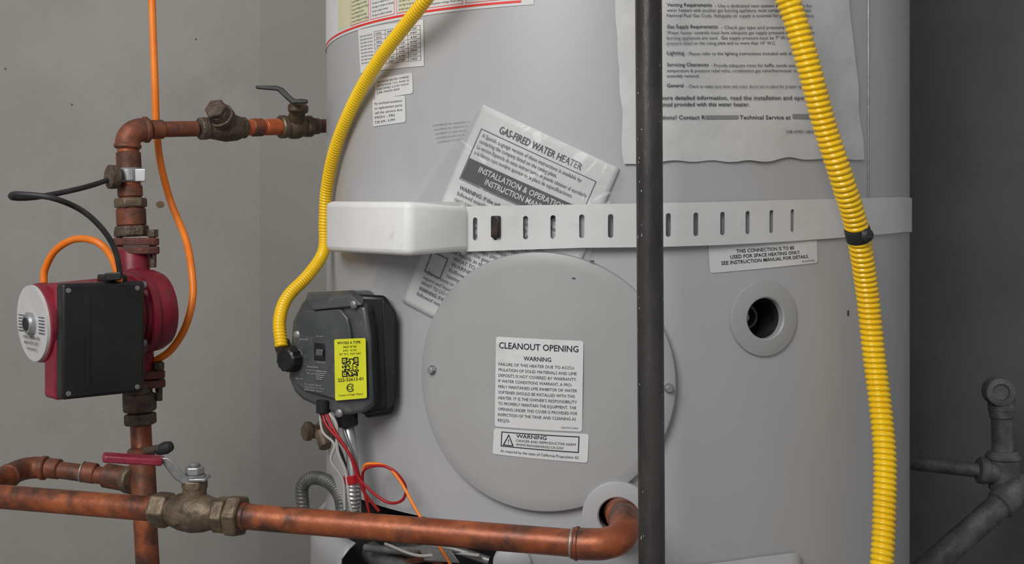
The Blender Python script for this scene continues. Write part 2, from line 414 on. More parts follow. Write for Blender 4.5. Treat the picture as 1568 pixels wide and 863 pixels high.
for i in range(3): k.f.append((n0+i,n0+(i+1)%3,n0+3+(i+1)%3,n0+3+i))
k.text(fn,'!',23,24.3,22,7,WD,HT,True)
k.done('prop65_print',ink,lab)
c=[(1084,375),(1250,367),(1251,402),(1087,418)]; fn=cmap(c,.0007)
patch('space_heating_label',fn,paper,lab,rad=(.02,.08))
k=Ink(); WD,HT=166,42
k.text(fn,'THIS CONNECTION IS TO BE',38,126,14,5.6,WD,HT,True); k.text(fn,'USED FOR SPACE HEATING ONLY.',29,136,22.5,5.6,WD,HT,True); k.text(fn,'SEE INSTRUCTION MANUAL FOR DETAILS.',16,150,31,5.6,WD,HT,True); k.text(fn,'238-39599-00B',138,160,38,2.4,WD,HT)
k.done('space_heating_print',ink,lab)
tA=hit(501,50)[0]-.25; tB=hit(818,5)[0]; z0=CZ+.2035; Hh=.25
def wf(u,v,o=0): return C(lerp(tA,tB,u),z0+Hh*(1-v),.0006+o)
patch('warning_wrap_label',wf,paper,lab,nx=50,ny=4)
arc=(tB-tA)*R
k=Ink(); k.rect(wf,0,Hh-.0045,arc-.012,Hh-.0025,arc,Hh,nx=40); k.done('red_border',redink,lab)
k=Ink()
for r_ in range(14):
    y=Hh-.009-r_*.0040
    for i,s in enumerate(['In case of leakage shut off gas','No tape or sealant on threads','una fuga de gas puede causar','maximum voltage. Read valve','ADVERTENCIA use solamente']):
        x=arc-.236+i*.0425
        k.text(wf,s,x+.002,x+(.037,.034,.028)[(r_+i)%3],y,.002,arc,Hh)
k.done('wrap_label_print',inkg,lab)
k=Ink()
for i in range(5): k.frame(wf,arc-.2375+i*.0425,Hh-.068,arc-.198+i*.0425,Hh-.0062,.0005,arc,Hh,.0002)
k.done('wrap_label_frames',redink,lab)
k=Ink(); k.rect(wf,arc-.275,Hh-.06,arc-.2,Hh-.007,arc,Hh,.00015); k.rect(wf,arc-.15,Hh-.06,arc-.115,Hh-.007,arc,Hh,.00015); k.done('wrap_label_tint',cream,lab)
c=[(549,46),(649,30),(650,101),(553,112)]; fn=cmap(c,.0007)
patch('recovery_table_label',fn,paper,lab)
k=Ink(); WD,HT=100,70
for j in range(9): k.rect(fn,30,8+j*6.6,96,8.4+j*6.6,WD,HT)
for x in (30,48,64,80,96): k.rect(fn,x,8,x+.4,61,WD,HT,nx=1)
for j in range(8):
    for i,x in enumerate((33,51,67,83)): k.text(fn,('100','32','38','49','64','73','90','110')[(j+i*3)%8]+('G','F','P','F')[i],x,x+9,13.3+j*6.6,3,WD,HT)
for j in range(9): k.text(fn,'RECOVERY RATING',4,27,13+j*5.4,2.4,WD,HT)
k.done('table_print',inkg,lab)
for (c,ls,nm) in (([(574,122),(632,111),(633,143),(575,153)],['THIS WATER HEATER COMPLIES','WITH RULE 1121 AND IS','CERTIFIED LOW NOX','238-39650-00A'],'compliance_label'),([(571,152),(621,146),(622,187),(572,194)],['For technical assistance','or replacement parts','call the service line','MON - FRI','7:30 AM - 6 PM'],'service_label')):
    fn=cmap(c,.0007); patch(nm,fn,paper,lab,rad=(.06,.09)); k=Ink()
    for i,s in enumerate(ls): k.text(fn,s,8,92 if i<3 else 70,22+i*17,9,100,100)
    k.done(nm+'_print',inkg,lab)
k=Ink(); fn=cmap([(660,184),(722,178),(722,217),(660,226)],.0008)
for i in range(5): k.text(fn,'certified to standard',6+i*3,95-i*4,22+i*16,6,100,100)
k.done('certification_stamp',inkb,lab)
for (px,py,l,w) in ((1297,475,8,2),(1143,446,10,2),(878,424,2,5),(905,398,3,6)):
    fn=cmap([(px,py),(px+w,py),(px+w,py+l),(px,py+l)],.0095 if px<1000 else .0004); k=Ink(); k.rect(fn,0,0,1,1,1,1); k.done('scuff_mark',ink if px>1000 else inkg,lab)

# ------------------------------------------------------------ taped instruction sheet
sh=emp('instruction_sheet')
c=[(936,-110),(1286,-110),(1320,244),(955,251)]; fn=cmap(c,.0012)
patch('sheet_paper',fn,paperold,sh,nx=60,ny=50,wr=.0022,wsc=5,torn=.02)
def fl_(u,v,o=0):
    t,z=hit(u,v); return C(t,z,.0034+o)
k=Ink()
def ln(s,x0,x1,y,h=5.0,b=False): k.text(fl_,s,x0,x1,y,h,1,1,b,o=0.0)
ln('Venting Requirements',1020,1088,11,5.4,True); ln('- Use a dedicated vent system where possible for',1093,1240,12)
ln('water heaters with another gas burning appliance, must comply with local codes',1020,1238,19); ln('National Fuel Gas Code. Adequate air supply is essential for proper ventilation.',1020,1243,27)
ln('Gas Supply Requirements',1020,1097,44,5.4,True); ln('- Check gas type and pressure based on the',1102,1240,45)
ln('Water heater controls must have adequate gas supply pressure especially when',1020,1243,53); ln('burning appliances are used.  Gas supply pressure must be 7" W.C. above',1020,1225,61); ln('pressure listed on the rating plate and no more than 14" W.C.',1020,1185,69)
ln('Lighting',1020,1046,84,5.4,True); ln('- Please refer to the lighting instructions included with this appliance.',1049,1243,85)
ln('Servicing Clearances',1020,1083,102,5.4,True); ln('- Provide adequate room for baffle, anode assembly',1087,1228,103)
ln('temperature & pressure relief valve, combination gas valve/thermostat control',1020,1230,111); ln('assembly removal.',1020,1069,119)
ln('General',1020,1045,134,5.4,True); ln('- Check to make sure inner and outer doors are in place for proper operation.',1049,1243,135)
ln('For more detailed information, read the installation and operation',992,1250,153,6.2,True); ln('manual provided with this water heater.',1004,1145,163,6.2,True)
ln('Questions? Contact R',992,1078,183,6.2,True); ln('Technical Service at',1130,1207,183,6.2,True); ln('238-47451-00A REV A',1200,1262,204,4.4)
k.done('sheet_print',inkg,sh)
k=Ink(); k.rect(fl_,1078,177,1128,182.5,1,1,.0002); k.rect(fl_,1210,175,1238,182,1,1,.0002); k.done('marker_strikeout',mat('faded_marker',(.25,.25,.25),rough=.5),sh)

# ------------------------------------------------------------ manual in a plastic bag
mn=emp('instruction_manual')
c=[(742,160),(948,258),(826,555),(620,462)]; fm=cmap(c,.0022)
WD,HT=228,322
o=patch('booklet_pages',fm,manualm,mn,nx=30,ny=36,wr=.0012,wsc=3); solid(o,.0022,-1)
k=Ink(); oo=.0016
def mt(s,x0,x1,y,h,b=False): k.text(fm,s,x0,x1,y,h,WD,HT,b,oo)
k.frame(fm,14,32,205,112,1.0,WD,HT,oo)
mt('GAS-FIRED WATER HEATER',42,178,27,10.5,True)
for i,s in enumerate(['A Spanish language version of these instructions is available by','contacting the company listed on the rating plate.','La version Espanola de estas instrucciones se puede obtener al escribirle','a la fabrica cuyo nombre aparece en la placa de especificaciones.']): mt(s,20,(185,150,200,182)[i],43+i*9,6)
for i in range(20):
    s=['WARNING: If the information in these instructions is not','followed exactly, a fire or explosion may result','causing property damage, personal injury or death.','- Do not store or use gasoline or other flammable','vapors and liquids in the vicinity of this appliance.','WHAT TO DO IF YOU SMELL GAS: Do not try to light'][i%6]
    if 11<=i<=14: mt(s[:34],56,205-(i*37)%40,126+i*9.2,6,False)
    else: mt(s,20,205-(i*37)%40,126+i*9.2,6,i%6==0)
k.frame(fm,18,228,48,262,1.4,WD,HT,oo)
k.done('manual_print',ink,mn)
k=Ink(); k.rect(fm,16,78,203,110,WD,HT,oo); k.done('manual_title_bar',ink,mn)
k=Ink(); k.text(fm,'INSTALLATION & OPERATION',38,180,91,8.5,WD,HT,True,oo+.0003); k.text(fm,'INSTRUCTION MANUAL',55,163,104,8.5,WD,HT,True,oo+.0003); k.done('manual_title_text',paper,mn)
fb=cmap([(738,158),(952,262),(842,560),(572,425)],.0045)
patch('plastic_bag',fb,bagm,mn,nx=40,ny=40,wr=.004,wsc=6)

# ------------------------------------------------------------ seismic strap
ss=emp('seismic_strap')
SP=[(690,316,386),(715,316,385),(890,313,379),(1000,311,378),(1100,309,375),(1200,306,370),(1300,303.5,363),(1350,302,359),(1390,301,355)]
tt=[(hit(a,b,.006)[0],hit(a,b,.006)[1],hit(a,c_,.006)[1]) for a,b,c_ in SP]
tt.append((2.6,tt[-1][1],tt[-1][2]))
def sz(t):
    for a,b in zip(tt,tt[1:]):
        if t<=b[0]:
            q=max(0,(t-a[0])/(b[0]-a[0])); return lerp(a[1],b[1],q),lerp(a[2],b[2],q)
    return tt[-1][1],tt[-1][2]
def soff(t):
    a=hit(930,340)[0]; return .0100 if t<a else max(.0018,.0100-(t-a)*.014)
holes=[728,759,805,847,891,935,979,1024,1067,1109,1149,1187,1221]
v=[];f=[]
NN=24
def addcell(tc):
    hw=.0062/R; n=len(v); a=.0023; zt,zb=sz(tc); zm=(zt+zb)/2-.0002; b_=.0104
    for k_ in range(NN):
        ph=2*pi*k_/NN; cs,sn=cos(ph),sin(ph)
        x=a*cs/R; sg=(1 if sn>1e-6 else -1 if sn<-1e-6 else 0); y=(b_-a)*sg+a*sn
        v.append(C(tc+x,zm+y,soff(tc+x)))
        X=max(-1,min(1,cs*sqrt(2)))*hw; Y=max(-1,min(1,sn*sqrt(2))); T=tc+X; q1,q2=sz(T)
        v.append(C(T,lerp(q2,q1,(Y+1)/2),soff(T)))
    for k_ in range(NN):
        k2=(k_+1)%NN; f.append((n+2*k_,n+2*k_+1,n+2*k2+1,n+2*k2))
    return tc-hw,tc+hw
rows=[sqrt(2)*sin(2*pi*j/NN) for j in range(-3,4)]; rows[0]=-1; rows[-1]=1
def addplain(a,b):
    m_=max(1,int((b-a)/.02)); n=len(v); q=len(rows)
    for i in range(m_+1):
        T=lerp(a,b,i/m_); q1,q2=sz(T)
        for Y in rows: v.append(C(T,lerp(q2,q1,(Y+1)/2),soff(T)))
    for i in range(m_):
        for j in range(q-1): f.append((n+i*q+j,n+(i+1)*q+j,n+(i+1)*q+j+1,n+i*q+j+1))
cur=hit(695,340,.01)[0]
for h_ in holes:
    tc=hit(h_,345,.010)[0]; hw=.0062/R
    if tc-hw<cur: continue
    a,b=addcell(tc); addplain(cur,a); cur=b
addplain(cur,2.6)
so=obj('strap_band',v,f,strapm,ss,None)
bm=bmesh.new(); bm.from_mesh(so.data); bmesh.ops.remove_doubles(bm,verts=bm.verts,dist=.00005); bmesh.ops.recalc_face_normals(bm,faces=bm.faces); bm.to_mesh(so.data); bm.free()
solid(so,.0012,0)
t,z=hit(759.5,347,.012); n=Vector((sin(t),-cos(t),0)); u=Vector((cos(t),sin(t),0)); Z=Vector((0,0,1)); p=C(t,z,.009)
A=[p+u*x*.0042+Z*y*.0098 for x,y in ((-1,-1),(1,-1),(1,1),(-1,1))]
prism('strap_clip',A,[q+n*.006 for q in A],mat('clip_rust',(.02,.02,.025),(.07,.04,.03),rough=.4,metal=.5,scale=150),ss,.0015)
sp=emp('strap_spacer_block')
plan=[(499.5,1.168,308,384),(503,1.135,308,385.5),(617,.999,308,391.5),(629,.996,308.5,391.5),(711,1.026,314,386),(717,1.034,317,384)]
T_=[];B_=[]
for (x,d,a,b) in plan: T_.append(W(x,a,d)); B_.append(W(x,b,d))
for x in (717,670,620,580,545):
    q=H(x,340,.001); T_.append(Vector((q.x,q.y,CZ+.0265))); B_.append(Vector((q.x,q.y,CZ-.0195)))
prism('foam_block',T_,B_,foam,sp,.0055,4,60)

# ------------------------------------------------------------ black iron pipe
gp=emp('gas_pipe')
tube('iron_pipe',[W(991.5,-900,.86),W(993,0,.86),W(998,863,.86),W(1001,1600,.86)],.0101,iron,gp,seg=40)
k=Ink()
for i in range(34):
    y=random.uniform(0,860); s=random.choice((-1,1)); an=random.uniform(.7,1.3)*s
    cx=993+5*y/863; p0=W(cx,y,.86); w=random.uniform(.0002,.0006); hh=random.uniform(.0003,.0014)
    n=len(k.v)
    for (da,dz) in ((-w,-hh),(w,-hh*.6),(w*.7,hh),(-w*.8,hh*.7)):
        a=an+da/.0101; k.v.append(Vector((p0.x+.01025*sin(a),p0.y-.01025*cos(a),p0.z+dz)))
    k.f.append((n,n+1,n+2,n+3))
k.done('paint_chips',chip,gp)

# ------------------------------------------------------------ yellow gas hoses
h1=emp('yellow_gas_hose')
corr('hose',[W(700,-70,1.0),W(655,-5,1.02),W(618,42,1.05),W(578,95,1.09),W(543,155,1.13),W(514,225,1.17),W(500,290,1.2),W(497,340,1.205),W(495,385,1.2),W(473,420,1.17),W(440,455,1.14),W(428,490,1.12),W(431,531,1.11)],.0066,.0033,yellow,h1,seg=20,amp=.15)
h2=emp('yellow_gas_hose')
corr('hose',[W(1165,-80,.975),W(1208,5,.975),W(1238,100,.98),W(1262,190,.99),W(1288,270,1.0),W(1312,350,1.02),W(1327,440,1.04),W(1338,540,1.045),W(1348,620,1.04),W(1355,700,1.03),W(1354,790,1.02),W(1350,870,1.01),W(1340,1000,1.0),W(1320,1200,.98)],.0107,.0052,yellow,h2,seg=28,amp=.22)
lathe('tape_wrap',W(1311,345,1.019),W(1317,372,1.026)-W(1311,345,1.019),[(.002,.0108),(.0035,.0114),(.0135,.0114),(.015,.0108)],blackr,h2,28)
lathe('tie_knot',W(1327,360,1.008),(0.2,-1,.1),[(-.004,.002),(-.002,.005),(.002,.006),(.005,.003)],blackr,h2,10)

# ------------------------------------------------------------ copper pipework
cp=emp('copper_pipework')
def VX(y,d=1.2): return W(195+30*(y-200)/663,y,d)
def elbow(name,a,c,b,r,m,par,n=10,lip=True):
    a,b,c=Vector(a),Vector(b),Vector(c)
    P=[(1-t)**2*a+2*t*(1-t)*c+t*t*b for t in [i/n for i in range(n+1)]]
    tube(name,P,r,m,par,seg=28)
    if lip:
        cyl(name+'_lip_1',a+(a-P[1]).normalized()*.004,a+(P[1]-a).normalized()*.002,r*1.1,m,par)
        cyl(name+'_lip_2',b+(b-P[-2]).normalized()*.004,b+(P[-2]-b).normalized()*.002,r*1.1,m,par)
UA=W(195,199,1.2); UB=W(532,192,1.385)
elbow('elbow_top',W(195.5,222,1.2),UA,W(222,198.5,1.212),.0128,copperd,cp)
def OL(A,B,px):
    a=(px-784)/F; D=B-A; t=(a*A.y-A.x)/(D.x-a*D.y); return A+D*t
U=lambda px: OL(UA,UB,px)
tube('upper_pipe',[U(215),U(300)],.0086,copperd,cp); tube('upper_pipe_middle',[U(370),U(430)],.0092,copbright,cp); tube('upper_pipe_right',[U(465),UB],.0082,copperd,cp)
cyl('solder_ring_1',U(226),U(229),.0098,solder,cp); cyl('upper_coupling',U(229),U(250),.0103,copperd,cp); cyl('coupling_2',U(385),U(402),.0104,copperd,cp); cyl('coupling_3',U(405),U(428),.0096,copbright,cp)
cyl('brass_tail',U(476),U(488),.0098,brass,cp)
tube('riser_pipe',[W(195.5,215,1.2),VX(305)],.0113,copper,cp)
cyl('riser_coupling',VX(232),VX(262),.0127,copperd,cp); cyl('riser_coupling_lower',VX(283),VX(302),.0128,copperd,cp)
hexn('union_nut_top',VX(303),VX(318),.0172,brass,cp); cyl('union_body',VX(318),VX(346),.0152,copperd,cp); hexn('union_nut_bottom',VX(345),VX(362),.0178,bronze,cp)
def flange(name,y,par):
    c0=VX(y); c0.x+=.004
    ax=Vector((.9,-.25,0)).normalized(); sd=Vector((.25,.9,0)).normalized(); pts=[]
    for i in range(32):
        a=2*pi*i/32
        pts.append(c0+ax*.0265*cos(a)*(1-.12*abs(sin(a)))+sd*.018*sin(a))
    prism(name,pts,[p+Vector((0,0,-.008)) for p in pts],rust,par,.0015)
    for s in (-1,1):
        b=c0+ax*s*.02; hexn(name+'_bolt_%d'%(s+2),b+Vector((0,0,.001)),b+Vector((0,0,.009)),.006,bronze,par); cyl(name+'_stud_%d'%(s+2),b+Vector((0,0,.009)),b+Vector((0,0,-.022)),.0035,bronze,par,seg=12)
flange('flange_upper',364,cp); flange('flange_upper_mate',377,cp); flange('flange_lower',566,cp); flange('flange_lower_mate',580,cp)
hexn('lower_union_nut',VX(602,1.19),VX(630,1.19),.0175,bronze,cp); hexn('lower_union_nut_2',VX(632,1.19),VX(650,1.19),.0168,bronze,cp)
cyl('flange_neck',VX(586,1.19),VX(604,1.19),.0135,bronze,cp)
tube('lower_riser',[VX(645,1.19),VX(700,1.18)],.0108,copper,cp)
cyl('tee_body',VX(688,1.17),VX(765,1.16),.0128,copperd,cp); cyl('tee_lip',VX(686,1.17),VX(694,1.17),.0145,copperd,cp)
tube('bottom_riser',[VX(760,1.16),W(228,900,1.15),W(229,1200,1.15)],.0118,copper,cp)
cyl('drain_stem',VX(690,1.17),W(246,686,1.14),.004,bronze,cp); lathe('drain_knob',W(240,690,1.145),Vector((.8,-.3,.3)),[(0,.004),(.004,.0055),(.012,.0065),(.018,.005),(.02,.002)],blackr,cp,16)
BA=W(214,736,1.165)
tube('branch_pipe',[BA,W(150,727,1.17),W(60,715,1.18)],.0088,copperd,cp)
cyl('branch_reducer',W(205,735,1.166),W(160,727,1.17),.0125,copperd,cp); cyl('branch_reducer_lip',W(205,735,1.16),W(196,733.5,1.166),.0142,brass,cp)
cyl('branch_coupling',W(148,725,1.171),W(128,722,1.172),.0105,copperd,cp); cyl('branch_coupling_ring',W(128,722,1.172),W(125,721.6,1.172),.0108,solder,cp); cyl('branch_coupling_2',W(92,718,1.176),W(72,716,1.178),.0104,copperd,cp)
elbow('branch_elbow',W(66,716,1.178),W(36,713,1.182),W(14,728,1.15),.0112,copperd,cp)
tube('branch_tail',[W(16,727,1.15),W(-60,752,1.08)],.0095,copper,cp)
MA=W(0,760,1.06); MB=W(870,830.5,.93)
Mn=lambda px: OL(MA,MB,px)
tube('main_pipe_left',[Mn(-220),Mn(238)],.0110,copper,cp,seg=32); tube('main_pipe_right',[Mn(368),Mn(890)],.0112,copper,cp,seg=32)
cyl('main_coupling_rim',Mn(362),Mn(380),.0124,copper,cp)
cyl('solder_joint',Mn(874),Mn(879),.0127,solder,cp)
P=[Mn(878),Mn(895),W(925,832,.925),W(950,822,.932),W(957,800,.955),W(951,786,.985),W(946,782,1.01),W(945,781,1.045)]
tube('supply_elbow',P,.0128,copper,cp,seg=32,smoothpath=True)
d_=(W(946,782,1.01)-W(955,796,.965)).normalized(); cyl('elbow_rim',W(954,791,.972),W(954,791,.972)+d_*.006,.0143,copper,cp); cyl('elbow_rim_left',Mn(879),Mn(888),.0138,copper,cp)
sc=emp('pipe_sensor_clamp'); sc.parent=cp
cyl('clamp_band',VX(257),VX(279),.0142,steel,sc)
prism('clamp_plate',[W(206,258,1.185),W(223,258,1.185),W(223,278,1.185),W(206,278,1.185)],[W(206,258,1.18),W(223,258,1.18),W(223,278,1.18),W(206,278,1.18)],steel,sc,.001)
lathe('sensor_disc',W(180,271,1.185),(-.75,-.65,0),[(0,.012),(.004,.0125),(.009,.0125),(.011,.009),(.013,.004)],bronze,sc,24)

ys=emp('y_strainer')
cyl('strainer_collar_left',U(305),U(318),.0125,bronze,ys); cyl('strainer_collar_right',U(362),U(376),.0122,bronze,ys)
D=(U(376)-U(305)); L_=D.length
lathe('strainer_body',U(312),D,[(0,.0105),(L_*.2,.0125),(L_*.45,.0155),(L_*.7,.0145),(L_*.85,.011)],bronze,ys)
b0=U(352); b1=W(322,156,1.235); lathe('strainer_bonnet',b0,b1-b0,[(0,.011),(.012,.0125),(.018,.0125),(.0185,.0145),(.026,.0148),(.0265,.0125),(.034,.0118),(.037,.008)],bronze,ys)
hexn('strainer_cap',b0+(b1-b0).normalized()*.028,b0+(b1-b0).normalized()*.041,.0125,bronze,ys)
bv=emp('ball_valve')
cyl('valve_collar_left',U(428),U(438),.0135,brass,bv); D=U(470)-U(438); L_=D.length
lathe('valve_body',U(436),D,[(0,.0105),(L_*.3,.0145),(L_*.6,.0145),(L_,.0105)],brass,bv); cyl('valve_collar_right',U(466),U(477),.0128,brass,bv)
s0=U(452); s1=W(457,158,1.31); cyl('valve_stem',s0,s1,.0095,brass,bv,seg=16); hexn('valve_gland',W(456,172,1.31),W(457,160,1.31),.012,brass,bv)
hexn('valve_stem_nut',W(457,160,1.31),W(458,151,1.31),.007,steeld,bv)
q=[(391,131),(424,131),(434,135),(450,151),(471,152),(472,158),(446,159),(434,148),(425,139),(392,136)]
prism('valve_lever',[W(x,y,1.295) for x,y in q],[W(x,y,1.278) for x,y in q],blackr,bv,.0015)
bv2=emp('ball_valve')
hexn('valve_nut_left',Mn(235),Mn(262),.0165,brass,bv2)
D=Mn(332)-Mn(260); L_=D.length
lathe('valve_body',Mn(260),D,[(0,.013),(L_*.12,.0145),(L_*.25,.0165),(L_*.5,.018),(L_*.75,.0165),(L_*.88,.0145),(L_,.0135)],brass,bv2)
hexn('valve_nut_mid',Mn(330),Mn(350),.0165,brass,bv2); hexn('valve_nut_right',Mn(351),Mn(372),.0192,brass,bv2,.1)
m0=Mn(298)
cyl('valve_neck',m0,m0+Vector((0,0,.027)),.0105,brass,bv2); hexn('valve_gland',m0+Vector((0,0,.021)),m0+Vector((0,0,.029)),.0118,brass,bv2)
cyl('lever_washer',m0+Vector((0,0,.031)),m0+Vector((0,0,.034)),.010,steeld,bv2); hexn('stem_nut',m0+Vector((0,0,.034)),m0+Vector((0,0,.041)),.0088,steel,bv2); cyl('stem_tip',m0+Vector((0,0,.041)),m0+Vector((0,0,.044)),.005,steeld,bv2,seg=16)
top=m0+Vector((0,0,.0305)); dm=top.y
sweepbar('lever_plate',[top+Vector((.012,0,0)),top+Vector((-.008,0,0))],[.019,.019],.003,steel,bv2)
q=[(240,700),(256,700),(266,706),(278,720),(290,733),(292,741),(280,741),(266,732),(254,716),(249,709),(240,708)]
prism('lever_arm',[W(x,y,dm-.004) for x,y in q],[W(x,y,dm-.010) for x,y in q],steeld,bv2,.0012)
sweepbar('lever_grip',[W(250,705.5,dm-.0075),W(240,704.5,dm-.0085),W(200,702.5,dm-.014),W(162,700,dm-.019),W(157,699.5,dm-.020)],[.016,.019,.018,.018,.014],.0062,maroon,bv2)
lathe('maker_disc',Mn(280)+Vector((-.002,-.0165,-.002)),(-.1,-1,0),[(0,.006),(.0008,.0055),(.001,.001)],brass,bv2,24)

# ------------------------------------------------------------ circulation pump
cpn=emp('circulation_pump')
V0=W(228,475,1.17); ax=Vector((-.716,-.698,-.06)).normalized(); nn=Vector((.698,-.716,0)).normalized(); Z=Vector((0,0,1))
lathe('volute',V0-ax*.016,ax,[(0,.030),(.003,.038),(.010,.0415),(.020,.0425),(.024,.0415),(.025,.0445),(.032,.0445),(.033,.040),(.036,.038)],red,cpn,48)
lathe('motor_housing',V0+ax*.016,ax,[(0,.036),(.01,.038),(.085,.037),(.088,.0385),(.094,.0385),(.099,.0375)],red,cpn,48)
cyl('suction_neck',VX(384,1.2),VX(430,1.19),.0165,red,cpn); cyl('discharge_neck',VX(515,1.19),VX(568,1.195),.0165,red,cpn)
lathe('volute_bulb',VX(420,1.19),VX(520,1.19)-VX(420,1.19),[(0,.017),(.015,.024),(.035,.030),(.05,.026),(.068,.017)],red,cpn,32)
for i in range(4):
    a=pi/4+i*pi/2; q=V0+ax*.018+(nn*cos(a)+Z*sin(a))*.0405
    cyl('housing_bolt_%d'%(i+1),q,q+ax*.006,.0045,steeld,cpn,seg=12)
zb=Vector((0,0,CZ-.1025-V0.z))
def PB(t,n_,z): return V0+Vector((ax.x,ax.y,0))*t+nn*n_+zb+Z*z
def boxp(name,t0_,t1_,n0,n1,z0_,z1_,m,bw):
    A=[PB(t0_,n0,z0_),PB(t1_,n0,z0_),PB(t1_,n0,z1_),PB(t0_,n0,z1_)]; B=[p+nn*(n1-n0) for p in A]
    return prism(name,A,B,m,cpn,bw,3)
boxp('terminal_box_base',.030,.1115,.008,.037,-.0555,.054,red,.004)
boxp('terminal_box_cover',.030,.1115,.0365,.052,-.0535,.0545,blackp,.003)
boxp('cover_ridge',.085,.090,.052,.0526,-.045,.045,blackp,.0003)
boxp('cable_gland_block',.042,.060,.010,.040,.053,.061,blackp,.002)
for (a_,b_) in ((.038,-.048),(.106,-.048),(.106,.048),(.038,.048)):
    lathe('cover_screw',PB(a_,.0518,b_),nn,[(0,.0026),(.0008,.0024),(.001,.001)],steeld,cpn,12)
pc=V0+ax*.1165-nn*.004
lathe('nameplate_disc',pc-ax*.0025,ax,[(0,.0355),(.001,.037),(.0038,.0365),(.004,.001)],plate,cpn,48)
lathe('vent_plug',pc+ax*.001,ax,[(0,.011),(.004,.011),(.006,.009),(.0065,.0005)],steel,cpn,32)
lathe('plug_slot',pc+ax*.0075,ax,[(0,.0065),(.0005,.006),(.0006,.001)],dark,cpn,24)
def pf(u,v,o=0): return pc+ax*(.0017+o)+nn*(u-.5)*.074+Z*(.5-v)*.074
k=Ink()
for (y,s,x0,x1,h) in ((18,'CIRCULATOR',30,70,6),(26,'TYPE UP 15-42',28,72,4),(33,'115V 60Hz 85W',24,76,4),(70,'P/N 59896155',24,76,4),(77,'MAX 145 PSI  230 F',28,72,4),(84,'Thermally protected',34,66,3.4)):
    k.text(pf,s,x0,x1,y,h,100,100,True)
for j in range(6): k.rect(pf,8,40+j*4,26,41.4+j*4,100,100); k.rect(pf,74,40+j*4,92,41.4+j*4,100,100)
k.done('nameplate_print',inkg,cpn)

# ------------------------------------------------------------ cables
oc=emp('orange_cable')
tube('cable',[W(231,-60,1.24),W(234,40,1.24),W(237,120,1.24),W(240,200,1.245),W(247,255,1.25),W(262,310,1.26),W(284,365,1.24),W(293,410,1.22),W(295,455,1.21),W(284,500,1.20),W(262,535,1.2),W(236,553,1.2),W(222,560,1.22)],.0039,orange,oc,smoothpath=True,seg=16)
oc2=emp('orange_cable')
tube('cable',[W(67,434,1.12),W(69,412,1.12),W(85,383,1.115),W(115,366,1.11),W(148,370,1.1),W(170,392,1.1),W(181,424,1.1),W(182,434,1.1)],.0035,orange,oc2,smoothpath=True,seg=16)
bc_=emp('black_sensor_cable')
tube('cable',[W(174,268,1.18),W(160,277,1.17),W(120,289,1.13),W(60,301,1.09),W(24,303,1.07),W(17,299,1.06),W(30,297,1.05),W(80,303,1.05),W(125,322,1.07),W(158,352,1.08),W(177,385,1.09),W(185,425,1.095)],.0027,blackr,bc_,smoothpath=True,seg=12)
prism('cable_connector',[W(160,418,1.10),W(185,416,1.10),W(186,428,1.10),W(161,430,1.10)],[W(160,418,1.085),W(185,416,1.085),W(186,428,1.085),W(161,430,1.085)],blackp,bc_,.001)

# ------------------------------------------------------------ gas control valve
gv=emp('gas_control_valve')
outl=[(441,578),(447,492),(462,462),(474,450),(538,448),(560,470),(566,512),(570,620),(556,632),(520,638),(462,612),(450,600)]
def dep(px): return 1.115-.055*(px-440)/130
Af=[W(x,y,dep(x)) for x,y in outl]
vc=Vector((.012,.055,0))
prism('valve_front_housing',Af,[p+vc for p in Af],greyp,gv,.004,3)
inner=[(452,575),(456,500),(468,474),(524,472),(536,486),(540,510),(546,606),(520,612),(470,598),(456,588)]
Ai=[W(x,y,dep(x)) for x,y in inner]; fnv=Vector((-.39,-.92,0)).normalized()
prism('valve_raised_panel',[p+fnv*.004 for p in Ai],[p-fnv*.003 for p in Ai],greyp,gv,.002,3)
o2=[(540,450),(590,452),(604,474),(604,612),(594,628),(560,636),(530,620)]
Ab=[W(x,y,1.085) for x,y in o2]; prism('valve_rear_body',Ab,[W(x,y,1.15) for x,y in o2],blackp,gv,.004,3)
for i in range(5):
    d0=1.078+.012*i
    q=[(583,458),(596,466),(604,480),(604.5,606),(599,622),(590,628)]
    prism('rear_rib_%d'%(i+1),[W(x+1.5,y,d0) for x,y in q],[W(x+1.5,y,d0+.005) for x,y in q],blackp,gv,.001,2)
prism('top_cap',[W(466,458,1.098),W(540,452,1.068),W(556,468,1.06),W(478,476,1.09)],[W(470,446,1.115),W(543,443,1.09),W(560,458,1.08),W(484,462,1.108)],greyp,gv,.002)
kc=W(451,549,1.107); kn=Vector((-.5,-.86,.0)).normalized()
lathe('knob_base',kc,kn,[(0,.0128),(.002,.0128),(.003,.011)],blackp,gv,32)
v=[];f=[];S=36
u_=kn.orthogonal().normalized(); w_=kn.cross(u_)
for (t_,r_) in ((.002,.0118),(.013,.0112),(.0145,.0095),(.0146,.0005)):
    for k_ in range(S):
        a=2*pi*k_/S; rr=r_*(1+(.05 if k_%3==0 and t_<.014 else -.03)); v.append(kc+kn*t_+(u_*cos(a)+w_*sin(a))*rr)
for j in range(3):
    for k_ in range(S): f.append((j*S+k_,j*S+(k_+1)%S,(j+1)*S+(k_+1)%S,(j+1)*S+k_))
obj('temperature_knob',v,f,blackp,gv,25)
prism('switch_bezel',[W(481,524,dep(481)-.007),W(497,526,dep(497)-.007),W(497,552,dep(497)-.007),W(481,551,dep(481)-.007)],[W(481,524,dep(481)),W(497,526,dep(497)),W(497,552,dep(497)),W(481,551,dep(481))],blackp,gv,.0008)
prism('switch_rocker',[W(484,534,dep(484)-.011),W(495,535,dep(495)-.011),W(494,545,dep(495)-.008),W(483,544,dep(484)-.008)],[W(484,534,dep(484)-.004),W(495,535,dep(495)-.004),W(494,546,dep(495)-.002),W(483,545,dep(484)-.002)],steeld,gv,.0006)
